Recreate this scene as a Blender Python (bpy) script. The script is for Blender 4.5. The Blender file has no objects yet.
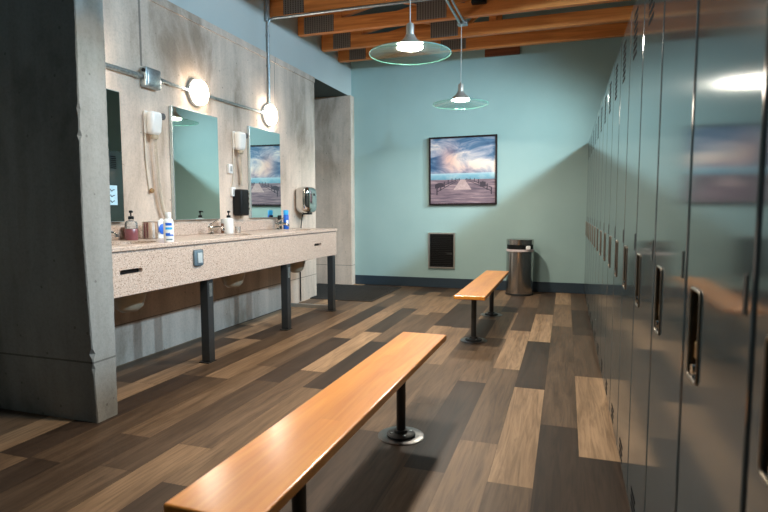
import bpy, bmesh, math, random
from mathutils import Vector, Matrix
random.seed(7)
SC = bpy.context.scene
COL = SC.collection
PI = math.pi

# ------------------------------------------------------------------ helpers
def lin(r, g, b):
    f = lambda c: (c/255)/12.92 if c/255 <= .04045 else ((c/255+.055)/1.055)**2.4
    return (f(r), f(g), f(b), 1)

def link(o, parent=None):
    COL.objects.link(o)
    if parent is not None:
        o.parent = parent
    return o

def obj(name, bm, mat, parent=None, smooth=None, loc=None):
    """bmesh -> one linked mesh object; mat may be a list"""
    bmesh.ops.recalc_face_normals(bm, faces=bm.faces)
    me = bpy.data.meshes.new(name)
    bm.to_mesh(me); bm.free()
    for m in (mat if isinstance(mat, list) else [mat]):
        me.materials.append(m)
    o = bpy.data.objects.new(name, me)
    if smooth is not None:
        me.polygons.foreach_set('use_smooth', [True]*len(me.polygons))
        try:
            me.set_sharp_from_angle(angle=math.radians(smooth))
        except Exception:
            pass
    if loc is not None:
        o.location = loc
    return link(o, parent)

def tag(o, label=None, cat=None, group=None, kind=None):
    if label: o['label'] = label
    if cat: o['category'] = cat
    if group: o['group'] = group
    if kind: o['kind'] = kind
    return o

def thing(name, loc, label, cat, group=None, rz=0):
    o = bpy.data.objects.new(name, None)
    o.empty_display_size = .1
    o.location = loc
    o.rotation_euler = (0, 0, rz)
    link(o)
    return tag(o, label, cat, group)

def kids(o):
    return [c for c in bpy.data.objects if c.parent == o]

def copy_tree(o, parent=None):
    c = o.copy(); COL.objects.link(c)
    if parent is not None:
        c.parent = parent
    for k in kids(o):
        copy_tree(k, c)
    return c

def box(bm, x0, x1, y0, y1, z0, z1, bev=0, seg=2, mi=0):
    g = bmesh.ops.create_cube(bm, size=1)
    vs = g['verts']
    for v in vs:
        v.co = Vector((x0+(v.co.x+.5)*(x1-x0), y0+(v.co.y+.5)*(y1-y0), z0+(v.co.z+.5)*(z1-z0)))
    fs = set(f for v in vs for f in v.link_faces)
    for f in fs: f.material_index = mi
    if bev > 0:
        es = list(set(e for v in vs for e in v.link_edges))
        bmesh.ops.bevel(bm, geom=es, offset=bev, segments=seg, profile=.5, affect='EDGES', material=-1)
    return bm

def lathe(bm, prof, c=(0, 0, 0), seg=32, axis='z', mi=0, sx=1, sy=1):
    """revolve (r, h) profile round an axis"""
    c = Vector(c); rings = []
    for r, h in prof:
        ring = []
        n = 1 if r < 1e-6 else seg
        for i in range(n):
            a = 2*PI*i/seg
            u, v = r*math.cos(a)*sx, r*math.sin(a)*sy
            p = {'z': (u, v, h), 'x': (h, u, v), 'y': (u, h, v)}[axis]
            ring.append(bm.verts.new(c+Vector(p)))
        rings.append(ring)
    for A, B in zip(rings, rings[1:]):
        for i in range(seg):
            j = (i+1) % seg
            if len(A) == 1 and len(B) == 1: continue
            if len(A) == 1: f = bm.faces.new((A[0], B[i], B[j]))
            elif len(B) == 1: f = bm.faces.new((A[i], A[j], B[0]))
            else: f = bm.faces.new((A[i], A[j], B[j], B[i]))
            f.material_index = mi
    for R, flag in ((rings[0], 1), (rings[-1], 1)):
        if len(R) > 2:
            f = bm.faces.new(R); f.material_index = mi
    return bm

def tube(bm, pts, r, seg=10, mi=0):
    pts = [Vector(p) for p in pts]
    up = Vector((0, 0, 1)); rings = []
    t0 = (pts[1]-pts[0]).normalized()
    n = t0.orthogonal().normalized()
    for i, p in enumerate(pts):
        t = (pts[min(i+1, len(pts)-1)]-pts[max(i-1, 0)]).normalized()
        n = (n-t*n.dot(t))
        n = n.normalized() if n.length > 1e-6 else t.orthogonal().normalized()
        b = t.cross(n)
        rr = r[i] if isinstance(r, (list, tuple)) else r
        rings.append([bm.verts.new(p+(n*math.cos(2*PI*k/seg)+b*math.sin(2*PI*k/seg))*rr) for k in range(seg)])
    for A, B in zip(rings, rings[1:]):
        for k in range(seg):
            f = bm.faces.new((A[k], A[(k+1) % seg], B[(k+1) % seg], B[k])); f.material_index = mi
    bm.faces.new(rings[0]).material_index = mi
    bm.faces.new(rings[-1]).material_index = mi
    return bm

def prism(bm, poly, y0, y1, mi=0):
    """polygon in x-z extruded along y"""
    A = [bm.verts.new((x, y0, z)) for x, z in poly]
    B = [bm.verts.new((x, y1, z)) for x, z in poly]
    n = len(poly)
    bm.faces.new(A).material_index = mi
    bm.faces.new(B).material_index = mi
    for i in range(n):
        bm.faces.new((A[i], A[(i+1) % n], B[(i+1) % n], B[i])).material_index = mi
    return bm

def NB(): return bmesh.new()

def bez(a, b, c, d, n=12):
    a, b, c, d = map(Vector, (a, b, c, d))
    return [a*(1-t)**3+b*3*t*(1-t)**2+c*3*t*t*(1-t)+d*t**3 for t in [i/n for i in range(n+1)]]

def boolean_cut(o, cutter_bm):
    """subtract, applied at once; the cutter is removed"""
    bmesh.ops.recalc_face_normals(cutter_bm, faces=cutter_bm.faces)
    me = bpy.data.meshes.new('cutter'); cutter_bm.to_mesh(me); cutter_bm.free()
    c = bpy.data.objects.new('cutter', me); COL.objects.link(c)
    if o.parent: c.matrix_world = Matrix.Identity(4)
    par, loc = o.parent, o.location.copy()
    o.parent = None
    m = o.modifiers.new('b', 'BOOLEAN'); m.object = c; m.operation = 'DIFFERENCE'; m.solver = 'EXACT'
    bpy.context.view_layer.update()
    dg = bpy.context.evaluated_depsgraph_get()
    nm = bpy.data.meshes.new_from_object(o.evaluated_get(dg))
    o.modifiers.clear(); old = o.data; o.data = nm; nm.name = old.name
    bpy.data.objects.remove(c); bpy.data.meshes.remove(me); bpy.data.meshes.remove(old)
    o.parent = par

# ------------------------------------------------------------------ materials
class NT:
    def __init__(s, name):
        s.m = bpy.data.materials.new(name); s.m.use_nodes = True
        s.t = s.m.node_tree; s.b = s.t.nodes['Principled BSDF']; s.out = s.t.nodes['Material Output']
    def n(s, kind, **kw):
        nd = s.t.nodes.new(kind)
        for k, v in kw.items(): setattr(nd, k, v)
        return nd
    def l(s, a, b): s.t.links.new(a, b)
    def math(s, op, a, b=None, c=None, clamp=False):
        nd = s.n('ShaderNodeMath', operation=op); nd.use_clamp = clamp
        for i, v in enumerate((a, b, c)):
            if v is None: continue
            if isinstance(v, (int, float)): nd.inputs[i].default_value = v
            else: s.l(v, nd.inputs[i])
        return nd.outputs[0]
    def ramp(s, fac, stops):
        nd = s.n('ShaderNodeValToRGB'); cr = nd.color_ramp
        while len(cr.elements) < len(stops): cr.elements.new(.5)
        for e, (p, c) in zip(cr.elements, stops):
            e.position = p; e.color = c if len(c) == 4 else (*c, 1)
        s.l(fac, nd.inputs[0]); return nd.outputs[0]
    def mix(s, fac, a, b, bt='MIX'):
        nd = s.n('ShaderNodeMix', data_type='RGBA', blend_type=bt)
        for sock, v in ((nd.inputs[0], fac), (nd.inputs[6], a), (nd.inputs[7], b)):
            if isinstance(v, (int, float)): sock.default_value = v
            elif isinstance(v, tuple): sock.default_value = v
            else: s.l(v, sock)
        return nd.outputs[2]
    def noise(s, vec, scale, detail=4, rough=.55, dist=0):
        nd = s.n('ShaderNodeTexNoise'); nd.inputs['Scale'].default_value = scale
        nd.inputs['Detail'].default_value = detail; nd.inputs['Roughness'].default_value = rough
        nd.inputs['Distortion'].default_value = dist
        if vec is not None: s.l(vec, nd.inputs['Vector'])
        return nd.outputs['Fac']
    def pos(s): return s.n('ShaderNodeNewGeometry').outputs['Position']
    def objc(s): return s.n('ShaderNodeTexCoord').outputs['Object']
    def scale(s, vec, x, y, z, off=(0, 0, 0)):
        nd = s.n('ShaderNodeMapping'); nd.inputs['Scale'].default_value = (x, y, z)
        nd.inputs['Location'].default_value = off
        s.l(vec, nd.inputs['Vector']); return nd.outputs[0]
    def bump(s, h, strength=.2, dist=.01):
        nd = s.n('ShaderNodeBump'); nd.inputs['Strength'].default_value = strength
        nd.inputs['Distance'].default_value = dist
        s.l(h, nd.inputs['Height']); s.l(nd.outputs[0], s.b.inputs['Normal'])
    def set(s, **kw):
        for k, v in kw.items():
            k = k.replace('_', ' ')
            if isinstance(v, (int, float, tuple)): s.b.inputs[k].default_value = v
            else: s.l(v, s.b.inputs[k])
        return s

def plain(name, col, rough=.5, metal=0, spec=.5, noise=.06, scale=30, coat=0):
    t = NT(name)
    nz = t.noise(t.objc(), scale, 3)
    dark = tuple(c*(1-noise*1.6) for c in col[:3])+(1,)
    lite = tuple(min(1, c*(1+noise)) for c in col[:3])+(1,)
    t.set(Base_Color=t.ramp(nz, [(.3, dark), (.7, lite)]), Roughness=rough, Metallic=metal)
    t.b.inputs['Specular IOR Level'].default_value = spec
    if coat: t.set(Coat_Weight=coat, Coat_Roughness=.08)
    return t.m

def emit(name, col, strength):
    t = NT(name)
    t.set(Base_Color=col, Emission_Color=col, Emission_Strength=strength, Roughness=.4)
    return t.m

def concrete(name, base, stain, joints=()):
    t = NT(name); P = t.pos()
    big = t.noise(t.scale(P, 1, 1, .45), 1.7, 7, .62, .5)
    streak = t.noise(t.scale(P, 5, 5, .35), 1.6, 5, .6)
    fine = t.noise(P, 60, 5, .7)
    c = t.ramp(big, [(.34, stain), (.49, base), (.66, tuple(min(1, v*1.22) for v in base[:3])+(1,))])
    c = t.mix(.32, c, t.ramp(streak, [(.35, (.62, .57, .52, 1)), (.58, (1.06, 1.05, 1.04, 1))]), 'MULTIPLY')
    c = t.mix(.35, c, t.ramp(fine, [(.32, (.6, .6, .6, 1)), (.55, (1, 1, 1, 1))]), 'MULTIPLY')
    vo = t.n('ShaderNodeTexVoronoi'); vo.inputs['Scale'].default_value = 9; t.l(P, vo.inputs['Vector'])
    pits = t.math('LESS_THAN', vo.outputs['Distance'], .07)
    c = t.mix(t.math('MULTIPLY', pits, .5), c, (.09, .08, .07, 1))
    sep = t.n('ShaderNodeSeparateXYZ'); t.l(P, sep.inputs[0])
    h = fine
    for ax, v, w, z0 in joints:          # formwork joints cast into the concrete
        d = t.math('LESS_THAN', t.math('ABSOLUTE', t.math('SUBTRACT', sep.outputs[ax], v)), w)
        d = t.math('MULTIPLY', d, t.math('GREATER_THAN', sep.outputs[2], z0))
        c = t.mix(t.math('MULTIPLY', d, .62), c, (.05, .045, .04, 1))
    t.set(Base_Color=c, Roughness=.85); t.b.inputs['Specular IOR Level'].default_value = .25
    t.bump(t.math('ADD', t.math('MULTIPLY', fine, .4), big), .25, .02)
    return t.m

def wood(name, dark, light, axis, rough=.35, grain=26, coat=0, ply=0):
    t = NT(name); P = t.objc()
    s = [grain, grain, grain]; s[axis] = grain*.06
    g = t.noise(t.scale(P, *s), 1, 6, .6, 1.2)
    s2 = [5, 5, 5]; s2[axis] = .7
    b = t.noise(t.scale(P, *s2), 1, 3, .5)
    c = t.ramp(g, [(.28, dark), (.72, light)])
    c = t.mix(.5, c, t.ramp(b, [(.3, (.72, .68, .62, 1)), (.65, (1.1, 1.08, 1.05, 1))]), 'MULTIPLY')
    if ply:      # butt-jointed maple strips
        sep = t.n('ShaderNodeSeparateXYZ'); t.l(P, sep.inputs[0])
        row = t.math('FLOOR', t.math('MULTIPLY', sep.outputs[0], 1/.066))
        al = t.math('FLOOR', t.math('ADD', t.math('MULTIPLY', sep.outputs[1], 1.6), t.math('MULTIPLY', row, .37)))
        cb = t.n('ShaderNodeCombineXYZ'); t.l(row, cb.inputs[0]); t.l(al, cb.inputs[1])
        wn = t.n('ShaderNodeTexWhiteNoise', noise_dimensions='2D'); t.l(cb.outputs[0], wn.inputs['Vector'])
        c = t.mix(.5, c, t.ramp(wn.outputs['Value'], [(0, (.82, .78, .72, 1)), (1, (1.08, 1.08, 1.08, 1))]), 'MULTIPLY')
    t.set(Base_Color=c, Roughness=rough)
    if coat: t.set(Coat_Weight=coat, Coat_Roughness=.21)
    t.bump(g, .06, .004)
    return t.m

def brushed(name, col, rough=.3, axis=2):
    t = NT(name); s = [260, 260, 260]; s[axis] = 3
    g = t.noise(t.scale(t.objc(), *s), 1, 3)
    t.set(Base_Color=t.ramp(g, [(.3, tuple(c*.82 for c in col[:3])+(1,)), (.7, col)]), Metallic=1,
          Roughness=t.math('MULTIPLY_ADD', g, .15, rough-.07))
    return t.m

M = {}
M['teal'] = (lambda t: (t.set(Base_Color=t.ramp(t.noise(t.pos(), 1.3, 5), [(.3, (.315, .455, .440, 1)), (.7, (.355, .500, .482, 1))]), Roughness=.55),
                        t.bump(t.noise(t.pos(), 180, 3), .12, .003), t.m)[-1])(NT('teal_paint'))
M['teal_pale'] = (lambda t: (t.set(Base_Color=t.ramp(t.noise(t.pos(), 1.3, 5), [(.3, (.52, .545, .51, 1)), (.7, (.56, .585, .55, 1))]), Roughness=.6), t.m)[-1])(NT('pale_teal_upper_wall'))  # upper left wall, paler and greyer than the other teal
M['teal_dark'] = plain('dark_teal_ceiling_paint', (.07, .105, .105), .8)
M['concrete'] = concrete('board_formed_concrete', (.63, .505, .415, 1), (.35, .265, .20, 1),
                         joints=((1, 3.50, .011, 2.25), (1, 5.54, .006, 2.15), (2, .30, .004, -1)))
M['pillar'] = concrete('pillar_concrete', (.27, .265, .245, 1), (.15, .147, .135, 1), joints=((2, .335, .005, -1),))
M['base'] = plain('navy_vinyl_base', (.022, .040, .058), .5)
M['mirror'] = (lambda t: (t.set(Base_Color=(.70, .80, .775, 1), Metallic=1, Roughness=.015), t.m)[-1])(NT('mirror_glass'))
M['edge'] = plain('mirror_edge_metal', (.62, .70, .70), .25, .6)
M['steel'] = brushed('brushed_steel', (.60, .57, .54, 1), .19)
M['steel_dark'] = brushed('dark_brushed_steel', (.20, .195, .19, 1), .3)
M['nickel'] = plain('brushed_nickel', (.50, .43, .37), .38, .55)
M['chrome'] = plain('chrome', (.72, .70, .67), .07, 1, noise=.02)
M['cup'] = brushed('polished_cup_steel', (.66, .60, .54, 1), .16)
M['handleframe'] = plain('worn_bronze_chrome', (.26, .215, .17), .3, .85)
M['galv'] = plain('galvanised_steel', (.40, .45, .46), .38, .85, noise=.15, scale=45)
M['plate'] = None
M['black'] = plain('black_plastic', (.006, .007, .008), .45, spec=.25)
M['slotshade'] = plain('vent_slot_shade', (.004, .004, .005), .9, spec=.1)  # black that stands in for the dark inside the locker slots
M['rubber'] = plain('black_rubber', (.012, .012, .012), .7)
M['darkmetal'] = plain('dark_painted_steel', (.035, .037, .038), .42, .3)
M['legmetal'] = plain('charcoal_tube_steel', (.060, .066, .070), .38, .5)
M['white'] = plain('white_plastic', (.86, .85, .83), .35, noise=.02)
M['cream'] = plain('cream_cord', (.66, .57, .46), .5)
M['rim_ring'] = plain('grey_lamp_base', (.42, .41, .39), .4)
M['porcelain'] = plain('fired_clay_sink', (.46, .37, .26), .3)
M['brass'] = plain('brass', (.42, .27, .10), .3, .9, noise=.15)
M['brassdark'] = plain('aged_brass_pocket', (.11, .075, .035), .4, .8, noise=.2)
M['blue'] = plain('blue_print', (.012, .13, .62), .4)
M['skyblue'] = plain('light_blue_print', (.03, .42, .85), .4)
M['pink'] = plain('pink_soap_liquid', (.22, .07, .078), .25)
M['brown'] = plain('amber_brown_plastic', (.20, .085, .04), .3)
M['bluegrey'] = plain('blue_grey_plate', (.13, .19, .23), .35)
M['lens'] = emit('lit_pendant_lens', (1, .91, .78, 1), 520)
M['drum'] = emit('lit_wall_lamp_drum', (1, .87, .72, 1), 58)
M['mat'] = plain('charcoal_ribbed_mat', (.040, .037, .034), .9, noise=.35, scale=60)
M['beam'] = wood('orange_truss_lumber', lin(190, 104, 44), lin(240, 158, 84), 0, .55, 20)
M['bench'] = wood('varnished_maple', lin(222, 131, 38), lin(243, 165, 64), 1, .40, 24, coat=.75, ply=1)
M['board'] = wood('stained_board', lin(96, 48, 24), lin(140, 76, 40), 0, .6, 20)
M['frame'] = plain('dark_picture_frame', (.012, .006, .008), .5, spec=.2)
M['alu'] = plain('aluminium_trim', (.62, .61, .58), .3, .9, noise=.03)

def mk_plate():
    t = NT('nail_plate_steel')
    sep = t.n('ShaderNodeSeparateXYZ'); t.l(t.objc(), sep.inputs[0])
    w = t.math('FRACT', t.math('MULTIPLY', sep.outputs[0], 1/.030))
    k = t.math('GREATER_THAN', w, .55)
    zz = t.math('GREATER_THAN', t.math('FRACT', t.math('MULTIPLY', sep.outputs[2], 1/.022)), .25)
    c = t.mix(t.math('MULTIPLY', k, zz), (.24, .205, .18, 1), (.075, .060, .05, 1))
    t.set(Base_Color=c, Metallic=.3, Roughness=.5); return t.m
M['plate'] = mk_plate()

def mk_stone():
    t = NT('speckled_solid_surface'); P = t.pos()
    c = (.60, .455, .37, 1)
    for sc, thr, col, rnd in ((85, .27, (.20, .115, .075, 1), 0), (110, .25, (.85, .78, .70, 1), 3.1), (140, .26, (.33, .22, .16, 1), 7.7)):
        v = t.n('ShaderNodeTexVoronoi'); v.inputs['Scale'].default_value = sc
        t.l(t.scale(P, 1, 1, 1, (rnd, rnd, rnd)), v.inputs['Vector'])
        c = t.mix(t.math('LESS_THAN', v.outputs['Distance'], thr), c, col)
    t.set(Base_Color=c, Roughness=.32); return t.m
M['stone'] = mk_stone()

def mk_floor():
    t = NT('vinyl_plank_floor')
    at = t.n('ShaderNodeAttribute'); at.attribute_name = 'plank'
    sep = t.n('ShaderNodeSeparateColor'); t.l(at.outputs['Color'], sep.inputs[0])
    P = t.pos()
    off = t.n('ShaderNodeCombineXYZ')
    t.l(t.math('MULTIPLY', sep.outputs[1], 40), off.inputs[0]); t.l(t.math('MULTIPLY', sep.outputs[2], 40), off.inputs[1])
    v = t.n('ShaderNodeVectorMath', operation='ADD'); t.l(P, v.inputs[0]); t.l(off.outputs[0], v.inputs[1])
    g = t.noise(t.scale(v.outputs[0], 30, 1.8, 1), 1, 6, .6, 1.8)
    b = t.noise(t.scale(v.outputs[0], 9, .9, 1), 1, 3, .5, 1)
    base = t.ramp(sep.outputs[0], [(0, lin(66, 53, 44)), (.35, lin(112, 91, 72)), (.65, lin(148, 121, 95)), (1, lin(184, 152, 120))])
    c = t.mix(.82, base, t.ramp(g, [(.30, (.46, .43, .40, 1)), (.60, (1.12, 1.12, 1.11, 1))]), 'MULTIPLY')
    c = t.mix(.8, c, t.ramp(b, [(.34, (.70, .68, .66, 1)), (.62, (1.08, 1.08, 1.08, 1))]), 'MULTIPLY')
    t.set(Base_Color=c, Roughness=t.math('MULTIPLY_ADD', g, .18, .36))
    t.b.inputs['Specular IOR Level'].default_value = .22
    t.bump(g, .10, .003)
    return t.m
M['floor'] = mk_floor()

def mk_locker():
    t = NT('glossy_grey_locker_paint')
    nz = t.noise(t.pos(), 2.4, 2)
    t.set(Base_Color=(.050, .068, .075, 1), Roughness=.10, Metallic=.0)
    t.b.inputs['IOR'].default_value = 1.62
    t.b.inputs['Specular IOR Level'].default_value = .5
    return t.m
M['locker'] = mk_locker()

def mk_glass():
    t = NT('green_tinted_clear_glass')
    t.t.nodes.remove(t.b)
    fr = t.n('ShaderNodeLayerWeight'); fr.inputs['Blend'].default_value = .22
    tr = t.n('ShaderNodeBsdfTransparent'); tr.inputs['Color'].default_value = (.84, .93, .90, 1)
    gl = t.n('ShaderNodeBsdfGlossy'); gl.inputs['Color'].default_value = (.8, .95, .9, 1); gl.inputs['Roughness'].default_value = .03
    mx = t.n('ShaderNodeMixShader')
    fr.inputs['Blend'].default_value = .5
    df = t.n('ShaderNodeBsdfTranslucent'); df.inputs['Color'].default_value = (.75, .88, .84, 1)
    m0 = t.n('ShaderNodeMixShader'); m0.inputs[0].default_value = .10
    t.l(tr.outputs[0], m0.inputs[1]); t.l(df.outputs[0], m0.inputs[2])
    nz = t.math('MULTIPLY_ADD', t.math('POWER', fr.outputs['Facing'], 4), .4, .03)
    t.l(nz, mx.inputs[0]); t.l(m0.outputs[0], mx.inputs[1]); t.l(gl.outputs[0], mx.inputs[2])
    t.l(mx.outputs[0], t.out.inputs['Surface'])
    return t.m
M['glass'] = mk_glass()
M['glassrim'] = plain('green_glass_edge', (.20, .42, .37), .12, 0, .6)

def mk_clear(name, col):
    t = NT(name); t.t.nodes.remove(t.b)
    tr = t.n('ShaderNodeBsdfTransparent'); tr.inputs['Color'].default_value = col
    gl = t.n('ShaderNodeBsdfGlossy'); gl.inputs['Roughness'].default_value = .06
    df = t.n('ShaderNodeBsdfDiffuse'); df.inputs['Color'].default_value = (.8, .78, .75, 1)
    fr = t.n('ShaderNodeFresnel'); fr.inputs['IOR'].default_value = 1.45
    m1 = t.n('ShaderNodeMixShader'); m1.inputs[0].default_value = .22
    t.l(tr.outputs[0], m1.inputs[1]); t.l(df.outputs[0], m1.inputs[2])
    m2 = t.n('ShaderNodeMixShader'); t.l(fr.outputs[0], m2.inputs[0])
    t.l(m1.outputs[0], m2.inputs[1]); t.l(gl.outputs[0], m2.inputs[2]); t.l(m2.outputs[0], t.out.inputs['Surface'])
    return t.m
M['clear'] = mk_clear('clear_plastic', (.93, .92, .90, 1))

def mk_print():
    """photographic print: clouds over a sea horizon, pale sand below; object coords, x right, z up, centre 0, half size .47"""
    t = NT('seaside_print')
    P = t.objc(); sep = t.n('ShaderNodeSeparateXYZ'); t.l(P, sep.inputs[0])
    z = sep.outputs[2]
    cl = t.noise(t.scale(P, 2.4, 1, 4.6, (.35, 0, .2)), 1, 7, .6, .7)
    wm = t.noise(t.scale(P, 2.0, 1, 3.0, (3.2, 0, 1.4)), 1, 3, .5, .4)
    x = sep.outputs[0]
    def blob(cx, cz, sx, sz, amp):
        d = t.math('ADD', t.math('POWER', t.math('MULTIPLY', t.math('SUBTRACT', x, cx), 1/sx), 2), t.math('POWER', t.math('MULTIPLY', t.math('SUBTRACT', z, cz), 1/sz), 2))
        return t.math('MULTIPLY', t.math('EXPONENT', t.math('MULTIPLY', d, -1)), amp)
    lum = t.math('ADD', cl, t.math('ADD', blob(.14, .10, .30, .13, .17), blob(-.22, .20, .10, .16, .12)))
    lum = t.math('ADD', lum, t.math('ADD', blob(.2, .46, .5, .13, -.08), blob(-.45, .12, .14, .2, -.10)))
    sky = t.ramp(lum, [(.35, lin(24, 78, 120)), (.44, lin(74, 112, 146)), (.54, lin(164, 166, 182)), (.65, lin(246, 226, 212))])
    warm = t.math('ADD', blob(-.20, .17, .13, .17, .65), blob(.05, .02, .25, .08, .4))
    sky = t.mix(t.math('MULTIPLY', warm, t.math('MULTIPLY', lum, 1.5), clamp=True), sky, lin(226, 160, 138))
    low = t.ramp(t.math('MULTIPLY_ADD', z, 1.0, .5), [(.36, lin(40, 128, 152)), (.43, lin(120, 182, 198)), (.52, (1, 1, 1, 1))])
    band = t.math('LESS_THAN', z, -.035)
    sky = t.mix(t.math('MULTIPLY', band, .75), sky, low)
    sd = t.noise(t.scale(P, 3, 1, 40), 1, 5, .6)
    gnd = t.ramp(sd, [(.3, lin(78, 66, 82)), (.52, lin(126, 104, 114)), (.7, lin(176, 148, 150))])
    c = t.mix(t.math('LESS_THAN', z, -.125), sky, gnd)
    t.set(Base_Color=c, Roughness=.45); return t.m
M['print'] = mk_print()
M['boardwalk'] = plain('printed_boardwalk', lin(188, 160, 158), .45, noise=.12, scale=40)
M['printdark'] = plain('printed_dark_railing', lin(54, 44, 58), .45)

# ------------------------------------------------------------------ the setting
XL, XR, YB = -3.12, .25, 7.85
XE, YF = 3.4, -1.6                 # far right wall, wall behind the camera
def structure(o): o['kind'] = 'structure'; return o

# floor planks
bm = NB(); cl = bm.loops.layers.color.new('plank')
PW, PL = .187, 1.305
known_off = {0: 2.62, 1: 2.965, 2: 2.25, 3: 2.64, 4: 2.27, 6: 2.6, 7: 2.63, 8: 3.3, 9: 1.82, 10: 2.16, 11: 1.857, 12: 2.17}
T_ = {0: {0: .9, -1: .05, 1: .45, 2: .15, 3: .5}, 1: {-1: .08, 0: .5, 1: .48, 2: .7}, 2: {0: .88, 1: .06, 2: .9, -1: .55, 3: .4},
      3: {0: .55, 1: .85, -1: .72, 2: .35, 3: .6}, 4: {0: .12, 1: .6, -1: .62, 2: .8, 3: .3}, 9: {0: .72, 1: .04, -1: .35, 2: .62, 3: .8},
      10: {0: .62, 1: .95, -1: .85, 2: .3, 3: .75}, 11: {0: .45, 1: .06, -1: .55, 2: .85}, 12: {0: .66, -1: .35, 1: .5, 2: .2}, 5: {0: .6, 1: .4, 2: .7, -1: .5},
      6: {0: .6, 1: .75, 2: .1, 3: .5}, 7: {0: .8, 1: .85, 2: .08, 3: .5}, 8: {0: .85, -1: .6, 1: .55, 2: .8}}
rf = random.Random(21)
for k in range(-17, 27):
    xr = .085+PW-PW*k; xl = xr-PW
    off = known_off.get(k, rf.uniform(2, 3.3))
    n0 = math.floor((YF-off)/PL)
    for n in range(n0, 9):
        a, b = off+n*PL, off+(n+1)*PL
        a, b = max(a, YF), min(b, YB+.05)
        if b-a < .01: continue
        tone = T_.get(k, {}).get(n, rf.choice([.05, .2, .38, .45, .55, .65, .8, .92]))
        g = .0008
        f = bm.faces.new([bm.verts.new(p) for p in ((xl+g, a+g, 0), (xr-g, a+g, 0), (xr-g, b-g, 0), (xl+g, b-g, 0))])
        r1, r2 = rf.random(), rf.random()
        for lp in f.loops: lp[cl] = (tone, r1, r2, 1)
# slab body under the planks (dark joints)
vs = [bm.verts.new(p) for p in ((-5.2, YF, -.0012), (XE, YF, -.0012), (XE, YB+.05, -.0012), (-5.2, YB+.05, -.0012))]
f = bm.faces.new(vs)
for lp in f.loops: lp[cl] = (0, .5, .5, 1)
structure(obj('floor', bm, M['floor']))

bm = NB(); box(bm, -3.32, XL, 2.3, 6.555, 0, 2.84)
box(bm, XL-.01, XL+.012, 2.3, 6.555, 2.775, 2.84)            # cast ledge along the top
structure(obj('wall_left', bm, M['concrete']))
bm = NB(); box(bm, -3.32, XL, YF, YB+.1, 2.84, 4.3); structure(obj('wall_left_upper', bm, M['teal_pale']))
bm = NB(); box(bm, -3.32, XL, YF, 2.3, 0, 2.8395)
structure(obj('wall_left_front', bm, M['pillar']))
bm = NB(); box(bm, -5.2, XE+.1, YB, YB+.15, 0, 4.6)
structure(obj('wall_back', bm, M['teal']))
bm = NB(); box(bm, -5.2, -3.075, 7.71, YB+.001, 0, 2.84, .006)
structure(obj('wall_hallway', bm, M['concrete']))
bm = NB(); box(bm, -5.3, -5.2, 6.3, YB+.1, 0, 2.95); box(bm, -5.3, -3.321, 6.3, 6.555, 0, 2.95)
structure(obj('wall_hallway_side', bm, M['concrete']))
bm = NB(); box(bm, -5.3, -3.3205, 6.3, YB+.1, 2.841, 2.92); box(bm, -3.3205, XL-.004, 6.56, YB, 2.8385, 2.8395)
structure(obj('ceiling_hallway', bm, M['teal_dark']))
bm = NB(); box(bm, XE, XE+.1, YF, YB+.1, 0, 4.6)
structure(obj('wall_right', bm, M['teal']))
bm = NB(); box(bm, -3.32, XE+.1, YF-.1, YF, 0, 4.6)
structure(obj('wall_front', bm, M['teal_dark']))
zr = lambda x: 3.60+.20*(x+2.6) if x < .14 else 3.60+.20*(2.74)-.20*(x-.14)
bm = NB()
prism(bm, [(-3.4, zr(-3.4)), (.14, zr(.14)), (XE+.1, zr(XE+.1)), (XE+.1, zr(XE+.1)+.12), (.14, zr(.14)+.12), (-3.4, zr(-3.4)+.12)], YF-.1, YB+.1)
structure(obj('ceiling', bm, M['teal_dark']))
bm = NB(); box(bm, -3.07, .2615, YB-.014, YB, 0, .142, .004, 1)
structure(obj('baseboard_back', bm, M['base']))
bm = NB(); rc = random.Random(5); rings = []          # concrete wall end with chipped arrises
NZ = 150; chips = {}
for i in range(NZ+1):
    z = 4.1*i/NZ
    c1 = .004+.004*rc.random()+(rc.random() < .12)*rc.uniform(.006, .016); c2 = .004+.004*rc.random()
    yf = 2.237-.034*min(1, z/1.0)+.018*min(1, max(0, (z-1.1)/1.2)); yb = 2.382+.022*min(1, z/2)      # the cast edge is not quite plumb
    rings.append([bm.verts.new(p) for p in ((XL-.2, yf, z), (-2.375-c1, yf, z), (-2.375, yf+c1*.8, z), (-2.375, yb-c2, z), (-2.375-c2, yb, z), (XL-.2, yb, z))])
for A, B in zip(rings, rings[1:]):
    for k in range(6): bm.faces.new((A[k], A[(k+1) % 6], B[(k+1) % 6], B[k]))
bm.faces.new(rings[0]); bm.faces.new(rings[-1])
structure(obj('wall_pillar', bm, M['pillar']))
bm = NB(); box(bm, .272, .70, YF, .42, 0, 2.03); structure(obj('unseen_locker_block', bm, M['locker']))  # unseen block added in place of further lockers, stops light from the next aisle
bm = NB(); box(bm, .262, .70, 7.622, YB, 0, 2.03); structure(obj('trim_1', bm, M['locker']))

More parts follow.
